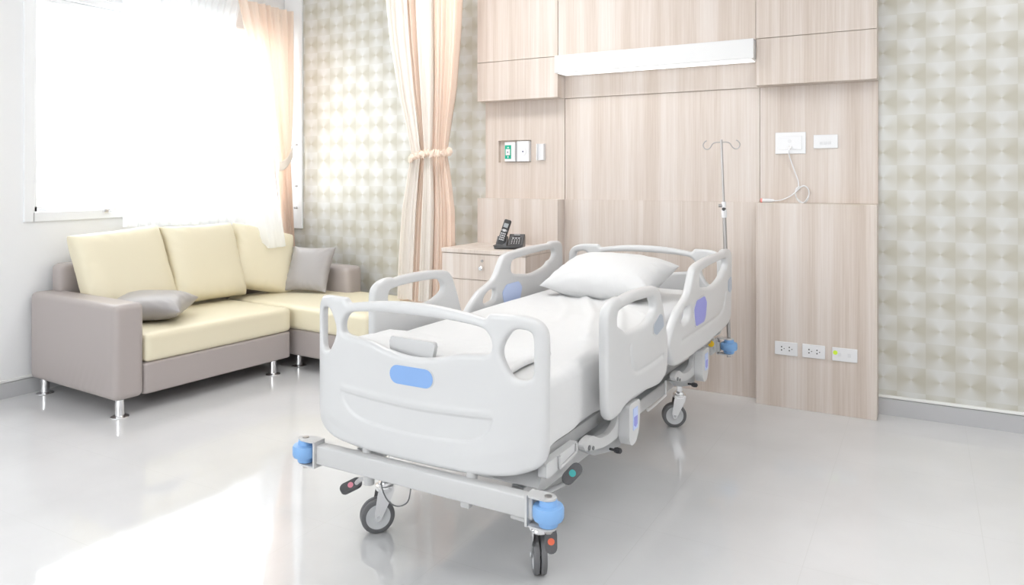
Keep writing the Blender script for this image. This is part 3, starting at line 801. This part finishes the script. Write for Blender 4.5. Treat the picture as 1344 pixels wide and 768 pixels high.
def panel(name, pts, m, parent, side, t0=.0205, t1=.0235, label=None, rim=None):
    b = B(); x0, x1 = side * (.545 + t0), side * (.545 + t1)
    prism(b, roundpoly(pts, .014, 4), min(x0, x1), max(x0, x1), 'X')
    o = obj(name, b, m, parent, smooth=False)
    if label: o['label'] = label
    return o
def scale_poly(pts, k):
    cx = sum(p[0] for p in pts) / len(pts); cz = sum(p[1] for p in pts) / len(pts)
    return [(cx + (p[0] - cx) * k, cz + (p[1] - cz) * k) for p in pts]
BAD_H = [(1.515, .800), (1.560, .838), (1.700, .840), (1.740, .803), (1.718, .735), (1.69, .712), (1.545, .712), (1.522, .765)]
BAD_F = [(.920, .828), (1.000, .862), (1.030, .850), (1.048, .800), (.955, .778), (.915, .795)]
BAD_E = [(2.20, .86), (2.27, .875), (2.275, .80), (2.235, .785), (2.20, .80)]
for side in (1, -1):
    for kind, (me0, l, z, t) in (('foot', fo), ('head', he)):
        me = me0.copy()
        co = np.stack([side * (.545 + t), l, z], 1)
        me.vertices.foreach_set('co', co.ravel())
        # (l,z,t)->(t,l,z) is a rotation (even); the mirror needs flipping
        if side < 0: me.flip_normals()
        r = link('side_rail', me, PL, bed)
        if kind == 'foot':
            panel('angle_window', scale_poly(BAD_F, 1.10), PL, r, side, .018, .0225)
            panel('angle_window', BAD_F, M['greyp'], r, side, .018, .0238, 'grey angle window')
            if side < 0: pass
        else:
            panel('panel_rim', scale_poly(BAD_H, 1.10), PL, r, side, .018, .0222)
            panel('control_panel', BAD_H, M['violet'] if side > 0 else M['pale'], r, side, .018, .0238, 'violet control panel' if side > 0 else None)
            panel('angle_window', BAD_E, M['greyp'], r, side, .018, .0232)
            # inner face panel
            b = B(); x0, x1 = side * .5215, side * .5255
            prism(b, roundpoly(BAD_H, .014, 4), min(x0, x1), max(x0, x1), 'X'); o = obj('control_panel', b, M['pale'], r, smooth=False); o['label'] = 'pale blue inner control panel'

# ---- rail brackets: curved J arms with a labelled flange
def bracket(l0, side, zs=0.):
    X = lambda lo, hi: (min(side * lo, side * hi), max(side * lo, side * hi))
    b = B()
    x0, x1 = X(.494, .518)
    J = [(l0 + .16, .575), (l0 + .16, .50), (l0 + .155, .455), (l0 + .13, .445), (l0 + .06, .432), (l0 - .06, .438), (l0 - .16, .458), (l0 - .23, .478), (l0 - .25, .500), (l0 - .22, .512),
         (l0 - .17, .515), (l0 - .10, .482), (l0 - .01, .472), (l0 + .05, .484), (l0 + .078, .52), (l0 + .08, .575)]
    prism(b, roundpoly(J, .02, 3), x0, x1, 'X'); p_ = obj('rail_bracket', b, M['steel_w'], bed)
    b = B(); x0, x1 = X(.470, .4935)
    prism(b, roundpoly([(l0 - .19, .462), (l0 - .10, .415), (l0 + .00, .392), (l0 + .10, .372), (l0 + .17, .370), (l0 + .19, .40), (l0 + .19, .47), (l0 + .06, .478), (l0 - .08, .470)], .012, 3), x0, x1, 'X')
    obj('bracket_plate', b, M['plate_grey'], p_)
    b = B(); x0, x1 = X(.519, .562)
    prism(b, roundpoly([(l0 + .085, .56), (l0 + .085, .425), (l0 + .11, .395), (l0 + .16, .397), (l0 + .195, .44), (l0 + .205, .50), (l0 + .205, .56)], .02, 4), x0, x1, 'X')
    bmesh.ops.bevel(b, geom=[e for e in b.edges if len(e.link_faces) == 2 and e.calc_face_angle(0) > 1], offset=.004, segments=2, affect='EDGES')
    obj('bracket_cover', b, PL, p_)
    b = B(); x0, x1 = X(.562, .5645); box(b, (x0, l0 + .125, .452), (x1, l0 + .175, .537), .001); fl = obj('bracket_label', b, M['pale'], p_, smooth=False); fl['label'] = 'pale blue label'
    b = B(); x0, x1 = X(.5645, .5655); prism(b, [(l0 + .132, .470), (l0 + .150, .460), (l0 + .168, .470), (l0 + .168, .503), (l0 + .132, .503)], x0, x1, 'X'); obj('arrow_mark', b, M['violet'], p_, smooth=False)
    b = B(); lathe(b, [(.009, 0), (.012, .012), (.010, .026), (.004, .03)], (side * .515, l0 + .05, .392), 'X', 14) if side > 0 else cyl(b, (side * .515, l0 + .05, .392), (side * .545, l0 + .05, .392), .011)
    cyl(b, (side * .50, l0 + .04, .396), (side * .55, l0 + .02, .402), .005)
    obj('release_knob', b, M['rubber'], p_)
    for dl, dz, rr in ((-.20, .480, .009), (-.165, .468, .007)): obj('bolt', cyl(B(), (side * .518, l0 + dl, dz), (side * .522, l0 + dl, dz), rr), M['dark_steel'], p_)
for side in (1, -1):
    bracket(.56, side); bracket(1.60, side)

# ---- deck and frame
b = B()
for s in (-.44, .40): box(b, (s, .10, .470), (s + .04, 2.36, .520), .004)
for l in (.10, .60, 1.15, 1.70, 2.30): box(b, (-.44, l, .475), (.44, l + .04, .515), .004)
obj('deck_frame', b, M['steel_w'], bed)
b = B(); d0 = B()
for l0, l1 in ((.08, .60), (.63, 1.12), (1.15, 1.38), (1.41, 2.33)): box(b, (-.430, l0, .520), (.430, l1, .534), .005)
obj('deck_panel', b, M['plastic2'], bed)
b = B()   # moulded skirt under the mattress near the foot, with the hollow handle
prism(b, roundpoly([(.09, .455), (.12, .452), (.30, .468), (.34, .49), (.34, .505), (.09, .505)], .012, 3), .455, .485, 'X')
obj('deck_skirt', b, PL, bed)
b = B()
tube(b, [(.49, .177, .505), (.49, .180, .470), (.49, .188, .462), (.49, .250, .466), (.49, .305, .472), (.49, .315, .480), (.49, .316, .505)], .0055, 8, 5)
obj('strap_hoop', b, M['steel_w'], bed)
b = B(); tube(b, [(.50, 1.28, .50), (.50, 1.275, .44), (.50, 1.26, .43), (.50, 1.05, .425), (.50, 1.03, .437)], .005, 8, 5); obj('strap_hoop', b, M['steel_w'], bed)
# lower base frame: two long beams, cross beams
for side in (1, -1):
    x0, x1 = sorted((side * .325, side * .375))
    o = obj('base_beam', box(B(), (x0, .12, .322), (x1, 2.36, .384), .006), M['steel_w'], bed)
    obj('beam_cap', box(B(), (x0 + .002, .14, .3842), (x1 - .002, 2.34, .3875), .001), M['steel_g'], o, smooth=False)
for l in (.30, 2.14):
    obj('cross_beam', box(B(), (-.325, l - .025, .324), (.325, l + .025, .372), .006), M['steel_w'], bed)
# lifting arms and actuators
for l, d in ((.62, .26), (1.55, .26)):
    b = B()
    for s in (-.24, .24): prism(b, roundpoly([(l - .03, .315), (l + .03, .31), (l + d + .03, .485), (l + d - .03, .49)], .02, 3), s - .02, s + .02, 'X')
    cyl(b, (-.24, l, .325), (.24, l, .325), .022); cyl(b, (-.24, l + d, .478), (.24, l + d, .478), .018)
    obj('lift_arm', b, M['steel_g'], bed)
b = B(); cyl(b, (-.05, .70, .36), (-.05, 1.35, .41), .035); box(b, (-.10, .62, .33), (0, .80, .42), .015); obj('actuator', b, M['steel_g'], bed)
b = B(); cyl(b, (.08, 1.20, .40), (.08, 1.95, .38), .03); box(b, (.03, 1.85, .33), (.13, 2.02, .42), .015); obj('actuator', b, M['steel_g'], bed)
b = B(); box(b, (-.16, .16, .40), (.20, .42, .470), .01); obj('control_box', b, M['plastic2'], bed)
b = B(); prism(b, roundpoly([(.12, .40), (.40, .40), (.34, .455), (.16, .465)], .01, 3), .26, .44, 'X'); obj('frame_gusset', b, M['steel_w'], bed)
# foot cross bar with bumper brackets
b = B(); box(b, (-.430, -.035, .372), (.500, .012, .442), .006, 3); cb = obj('cross_bar', b, M['steel_w'], bed)
b = B(); cyl(b, (-.205, .015, .326), (-.205, .015, .375), .020); obj('bar_stub', b, M['steel_w'], cb)
b = B(); box(b, (.215, -.015, .345), (.250, .01, .374), .004); obj('bar_stub', b, M['steel_w'], cb)
def bumper(s, l, z, parent, dirx, mtop):
    """blue roller with a bracket reaching in direction dirx"""
    b = B(); lathe(b, [(.020, -.046), (.030, -.042), (.033, -.026), (.046, -.022), (.0495, -.014), (.0495, .012), (.046, .020), (.030, .023), (.027, .040)], (s, l, z), 'Z', 36)
    o = obj('bumper_roller', b, M['blueb'], parent)
    b = B()
    e = s - dirx * .062
    for zz in (z + .041, z - .052):
        prism(b, roundpoly([(e, l - .028), (s + dirx * .006, l - .028), (s + dirx * .026, l - .012), (s + dirx * .026, l + .012), (s + dirx * .006, l + .028), (e, l + .028)], .012, 4), zz, zz + .006, 'Z')
    box(b, (min(e, e - dirx * .008), l - .028, z - .052), (max(e, e - dirx * .008), l + .028, z + .047))
    k = obj('bumper_bracket', b, M['steel_w'], parent, smooth=False)
    b = B(); cyl(b, (s, l, z + .047), (s, l, z + .050), .012); cyl(b, (s, l, z - .066), (s, l, z - .052), .013, n=6)
    obj('bumper_bolt', b, M['brushed'], k)
bumper(-.488, -.018, .410, bed, -1, 0); bumper(.548, -.018, .406, bed, 1, 0)
bumper(.508, 2.455, .428, bed, 1, 0); bumper(-.508, 2.455, .428, bed, -1, 0)
b = B(); box(b, (-.46, 2.425, .390), (.46, 2.455, .450), .005); hbk = obj('head_cross_bar', b, M['steel_w'], bed)
b = B(); box(b, (.36, 2.30, .395), (.445, 2.425, .475), .004); obj('bumper_arm', b, M['steel_w'], bed)
b = B(); lathe(b, [(.016, -.004), (.018, 0), (.018, .010), (.013, .014)], (.385, 2.425, .458), 'Y', 18)
for v in b.verts: v.co.y = 2.425 - (v.co.y - 2.425) - .0
o = obj('yellow_knob', b, M['yellow'], bed); o.location = (.055, -.115, .005); o['label'] = 'yellow knob'
obj('knob_plate', box(B(), (.425, 2.315, .435), (.455, 2.33, .490)), M['steel_w'], bed, smooth=False)

# ---- castors
def castor(s, l, yaw, parent, brake=None, top=.30):
    """stem at (s,l); wheel trails by .03 along yaw"""
    b = B()
    lathe(b, [(.017, top), (.017, .205), (.026, .203), (.029, .196), (.029, .190), (.036, .188), (.038, .178), (.036, .170), (.030, .167)], (0, 0, 0), 'Z', 28)
    # fork legs in local frame, wheel axis along X
    for sx in (-1, 1):
        f = roundpoly([(-.030, .188), (.026, .188), (.034, .165), (.048, .085), (.040, .052), (.022, .052), (.012, .075), (-.020, .140), (-.034, .170)], .012, 3)
        prism(b, f, sx * .0290 - .0022, sx * .0290 + .0022, 'X')
    box(b, (-.031, -.030, .172), (.031, .034, .190), .006)
    c = obj('castor', b, M['chrome'], parent); c.location = (s, l, 0); c.rotation_euler = (0, 0, yaw)
    for sx in (-1, 1):
        w = B(); x = sx * .0130; cy, cz, R_ = .031, .069, .069
        lathe(w, [(.050, -.0108), (.053, -.0118), (.061, -.0116), (.0665, -.0095), (R_, -.004), (R_, .004), (.0665, .0095), (.061, .0116), (.053, .0118), (.050, .0108), (.050, -.0108)], (x, cy, cz), 'X', 40, False)
        o = obj('tyre', w, M['tyre'], c)
    w = B()
    for sx in (-1, 1):
        lathe(w, [(.012, .0110), (.012, .0085), (.040, .0070), (.044, .0092), (.0505, .0092), (.0505, 0)] if sx > 0 else [(.012, -.0110), (.012, -.0085), (.040, -.0070), (.044, -.0092), (.0505, -.0092), (.0505, 0)], (sx * .0145, .031, .069), 'X', 36)
    cyl(w, (-.034, .031, .069), (.034, .031, .069), .008)
    obj('wheel_hub', w, M['plastic2'], c)
    return c
castor(.352, .300, math.radians(34), bed); castor(-.366, .300, math.radians(140), bed)
castor(.300, 2.140, math.radians(118), bed); castor(-.352, 2.140, math.radians(-140), bed)
# ---- brake pedals
def pedal(pos, ln, wd, th, axis, normal, dot, arm):
    """axis / normal given in the bed's own axes (right, forward-to-head, up)"""
    n_ = Vector(normal).normalized(); a_ = Vector(axis); a_ = (a_ - n_ * a_.dot(n_)).normalized(); c_ = n_.cross(a_)
    b = B(); prism(b, capsule(-ln, ln, -wd, wd, 8), -th, th, 'Z')
    bmesh.ops.bevel(b, geom=[e for e in b.edges if len(e.link_faces) == 2 and e.calc_face_angle(0) > 1], offset=.003, segments=2, affect='EDGES')
    o = obj('brake_pedal', b, M['pedal'], bed); o.matrix_local = Matrix.Translation(pos) @ Matrix((a_, c_, n_)).transposed().to_4x4()
    d = obj('pedal_dot', cyl(B(), (0, 0, th - .001), (0, 0, th + .0012), wd * .56, n=24), dot, o)
    d['label'] = {M['teal'].name: 'teal dot', M['red'].name: 'orange-red dot', M['pink'].name: 'pink dot'}[dot.name]
    b = B(); tube(b, [Vector(p) for p in arm], .0085, 10, 4); obj('pedal_arm', b, M['steel_w'], bed)
D = math.radians
pedal((.480, .300, .400), .042, .022, .011, (.60, .35, .75), (.45, -.75, .50), M['teal'], [(.350, .26, .32), (.40, .26, .335), (.455, .290, .365)])
pedal((.505, .085, .262), .040, .020, .010, (-.10, .15, .95), (.50, -.85, .05), M['red'], [(.35, .10, .30), (.42, .095, .30), (.492, .100, .280)])
pedal((-.432, .170, .215), .044, .020, .010, (.65, .35, .55), (.35, -.65, .70), M['pink'], [(-.205, .03, .345), (-.27, .06, .315), (-.33, .11, .283), (-.395, .162, .238)])
b = B(); tube(b, [(-.21, .10, .345), (-.215, .10, .28), (-.185, .10, .235), (-.14, .10, .225), (-.095, .10, .25), (-.08, .10, .30), (-.078, .10, .345)], .0026, 6, 6)
obj('cable_loop', b, M['dark_steel'], bed)

# ---- mattress with draped sheet (lies on the deck)
HS, L0, L1, Z0, Z1 = .462, .096, 2.322, .537, .772
def mfn(p):
    p = p.copy(); s, l, z = p[:, 0], p[:, 1], p[:, 2]
    q = (z - Z0) / (Z1 - Z0); side = (np.abs(s) > HS - .03)
    top = np.clip((z - (Z1 - .02)) / .02, 0, 1)
    z = z + top * (noise2(s, l, 5, 1.4, 2) * .004)
    # folds running from the pillow towards the foot
    for (a0, b0, a1, b1, h_, w_) in ((-.12, 1.75, .34, .75, .012, .030), (.02, 1.75, .40, .95, .010, .026), (-.25, 1.70, .05, 1.1, .005, .03), (.15, 1.6, .44, 1.25, .007, .024), (.10, 1.2, .46, .45, .006, .05)):
        P = np.stack([p[:, 0], p[:, 1]], 1); d = dist_poly(P, [(a0, b0), ((a0 + a1) / 2 + .04, (b0 + b1) / 2), (a1, b1)])
        z = z + top * h_ * 1.5 * np.exp(-(d / (w_ * .8)) ** 2)
    sag = .5 + .5 * np.sin(l * 3.0 + .6)
    out = side * (.006 * np.sin(l * 11 + q * 4) + .006 * np.sin(l * 23 + 2 * q)) * np.clip(1 - q, 0, 1)
    s = s + np.sign(s) * out + np.sign(s) * side * .012 * (1 - q)
    # lower hem lower towards the middle of each side
    low = np.clip(1 - q * 2, 0, 1) * side
    z = z - low * (.018 + .012 * np.sin(l * 5 + 1)) * np.clip((np.abs(p[:, 0]) - .445) / .015, 0, 1)
    return np.stack([s, l, z], 1)
me = soft_box((-HS, L0, Z0), (HS, L1, Z1), .045, 110, mfn)
ma = link('mattress', me, M['sheet']); ma.location = (-1.575, 2.10, 0); ma.rotation_euler = (0, 0, BR)
tag(ma, 'hospital mattress under a creased white sheet, lying on the bed', 'mattress')
# folded blanket at the foot
def bfn(p):
    p = p.copy(); t_ = p[:, 2] > .79
    p[:, 2] += t_ * (noise2(p[:, 0] * 1.6, p[:, 1] * 1.6, 11, 2.2, 3) * .006)
    p[:, 0] += .006 * np.sin(p[:, 1] * 20); p[:, 1] += .006 * np.sin(p[:, 0] * 14)
    return p
me = soft_box((-.435, .105, .778), (.345, .405, .802), .012, 70, bfn)
bl = link('folded_blanket', me, M['quilt']); bl.location = ma.location; bl.rotation_euler = (0, 0, BR)
tag(bl, 'white quilted blanket folded flat at the foot of the bed', 'blanket')
# pillow
me = pillow_mesh(.665, .46, .22, 2.6, .52, .09, 21, .005, 60)
pi = link('pillow', me, M['pillow'])
pi.matrix_world = Matrix.Translation((-1.575, 2.10, 0)) @ Matrix.Rotation(BR, 4, 'Z') @ Matrix.Translation((-.025, 1.87, .884)) @ Matrix.Rotation(D(-4), 4, 'Z') @ Matrix.Rotation(D(14), 4, 'X')
tag(pi, 'plump white pillow leaning at the head of the bed', 'pillow')

# ---- drip stand pole in the head-end bumper socket
iv = thing('drip_stand', 'chrome drip stand pole with two hooks at the bed head corner', 'drip stand', (0, 0, 0))
T = Matrix.Translation((-1.575, 2.10, 0)) @ Matrix.Rotation(BR, 4, 'Z')
base_p = T @ Vector((.508, 2.455, .480)); top_p = T @ Vector((.462, 2.455, 1.675))
iv.location = base_p
dv = top_p - base_p
at_ = lambda f: dv * f
b = B(); cyl(b, at_(0), at_(.62), .0115, n=20); obj('lower_tube', b, M['brushed'], iv)
b = B(); cyl(b, at_(.62), at_(1.0), .0068, n=16); obj('upper_rod', b, M['brushed'], iv)
b = B(); cyl(b, at_(.605), at_(.645), .016, n=20); cyl(b, at_(.655), at_(.685), .013, n=20); cl = obj('clamp_collar', b, M['plate'], iv)
b = B(); cyl(b, at_(.665) + Vector((-.03, -.006, 0)), at_(.665), .010, n=14); obj('clamp_screw', b, M['brushed'], cl)
b = B(); cyl(b, at_(.648) + Vector((.002, -.02, 0)), at_(.648) + Vector((.002, 0, 0)), .010, n=14); obj('clamp_grip', b, M['rubber'], cl)
for sx in (-1, 1):
    pts = [(0, 0, -.010), (sx * .03, 0, -.010), (sx * .052, 0, -.018), (sx * .066, 0, -.040), (sx * .085, 0, -.052), (sx * .104, 0, -.043), (sx * .110, 0, -.022), (sx * .098, 0, -.004), (sx * .088, 0, .0)]
    b = B(); tube(b, [at_(.995) + Vector(p) for p in pts], .0032, 8, 5); obj('hook', b, M['brushed'], iv)
pts = [(0, 0, -.010), (-.02, -.05, -.014), (-.03, -.08, -.045), (-.034, -.105, -.03)]

# ================================================================== UNSEEN FILL LAMPS (added on the ceiling to brighten the room)
def fill_lamp(x, y, lab):
    t = thing('added_fill_lamp', lab, 'added fill lamp', (x, y, ZC), 0, 'unseen fill lamps added overhead')
    b = B()
    for lo, hi in (((-.62, -.32), (.62, -.29)), ((-.62, .29), (.62, .32)), ((-.62, -.29), (-.59, .29)), ((.59, -.29), (.62, .29))): box(b, (*lo, -.02), (*hi, 0))
    obj('fill_lamp_frame', b, M['lamp'], t, smooth=False)
    obj('lamp_diffuser', box(B(), (-.59, -.29, -.014), (.59, .29, -.006)), M['panel'], t, smooth=False)
fill_lamp(.75, 2.6, 'unseen fill lamp added over the right side of the room')
fill_lamp(-2.6, 3.7, 'unseen fill lamp added over the sofa side of the room')
fill_lamp(.4, .4, 'unseen fill lamp added near the viewer')

# ================================================================== LIGHT
wd = bpy.data.worlds.new('sky'); SC.world = wd; wd.use_nodes = True
bg = wd.node_tree.nodes['Background']; bg.inputs[0].default_value = (.95, .98, 1, 1); bg.inputs[1].default_value = 5.5
def portal(loc, d, w, h):
    pl = bpy.data.lights.new('window_portal', 'AREA'); pl.shape = 'RECTANGLE'; pl.size, pl.size_y = w, h
    pl.cycles.is_portal = True
    po = bpy.data.objects.new('window_portal', pl); COL.objects.link(po); po.location = loc
    po.rotation_euler = Vector(d).to_track_quat('-Z', 'Y').to_euler()
portal((XL - .19, (WY0 + WY1) / 2, (WZ0 + WZ1) / 2), (1, 0, 0), WY1 - WY0, WZ1 - WZ0)
portal(((FX0 + FX1) / 2, YF - .16, (FZ0 + FZ1) / 2), (0, 1, 0), FX1 - FX0, FZ1 - FZ0)  # daylight through the added window behind the camera

# ================================================================== CAMERA
cam = bpy.data.cameras.new('camera'); co = bpy.data.objects.new('camera', cam); COL.objects.link(co)
f = 974.; th = math.atan(543 / 974.)
cam.sensor_width = 36; cam.lens = f / 1344 * 36; cam.shift_x = 0; cam.shift_y = -(384 - 232) / 1344
cam.clip_start = .05
co.location = (0, 0, 1.45); co.rotation_euler = (PI / 2, 0, th)
SC.camera = co
vs = SC.view_settings; vs.view_transform = 'Standard'; vs.look = 'None'; vs.gamma = 1; vs.use_curve_mapping = False; vs.exposure = 0.27
SC.cycles.max_bounces = 10; SC.cycles.diffuse_bounces = 6; SC.cycles.glossy_bounces = 4; SC.cycles.transparent_max_bounces = 8
SC.cycles.use_denoising = True; SC.cycles.sample_clamp_indirect = 8
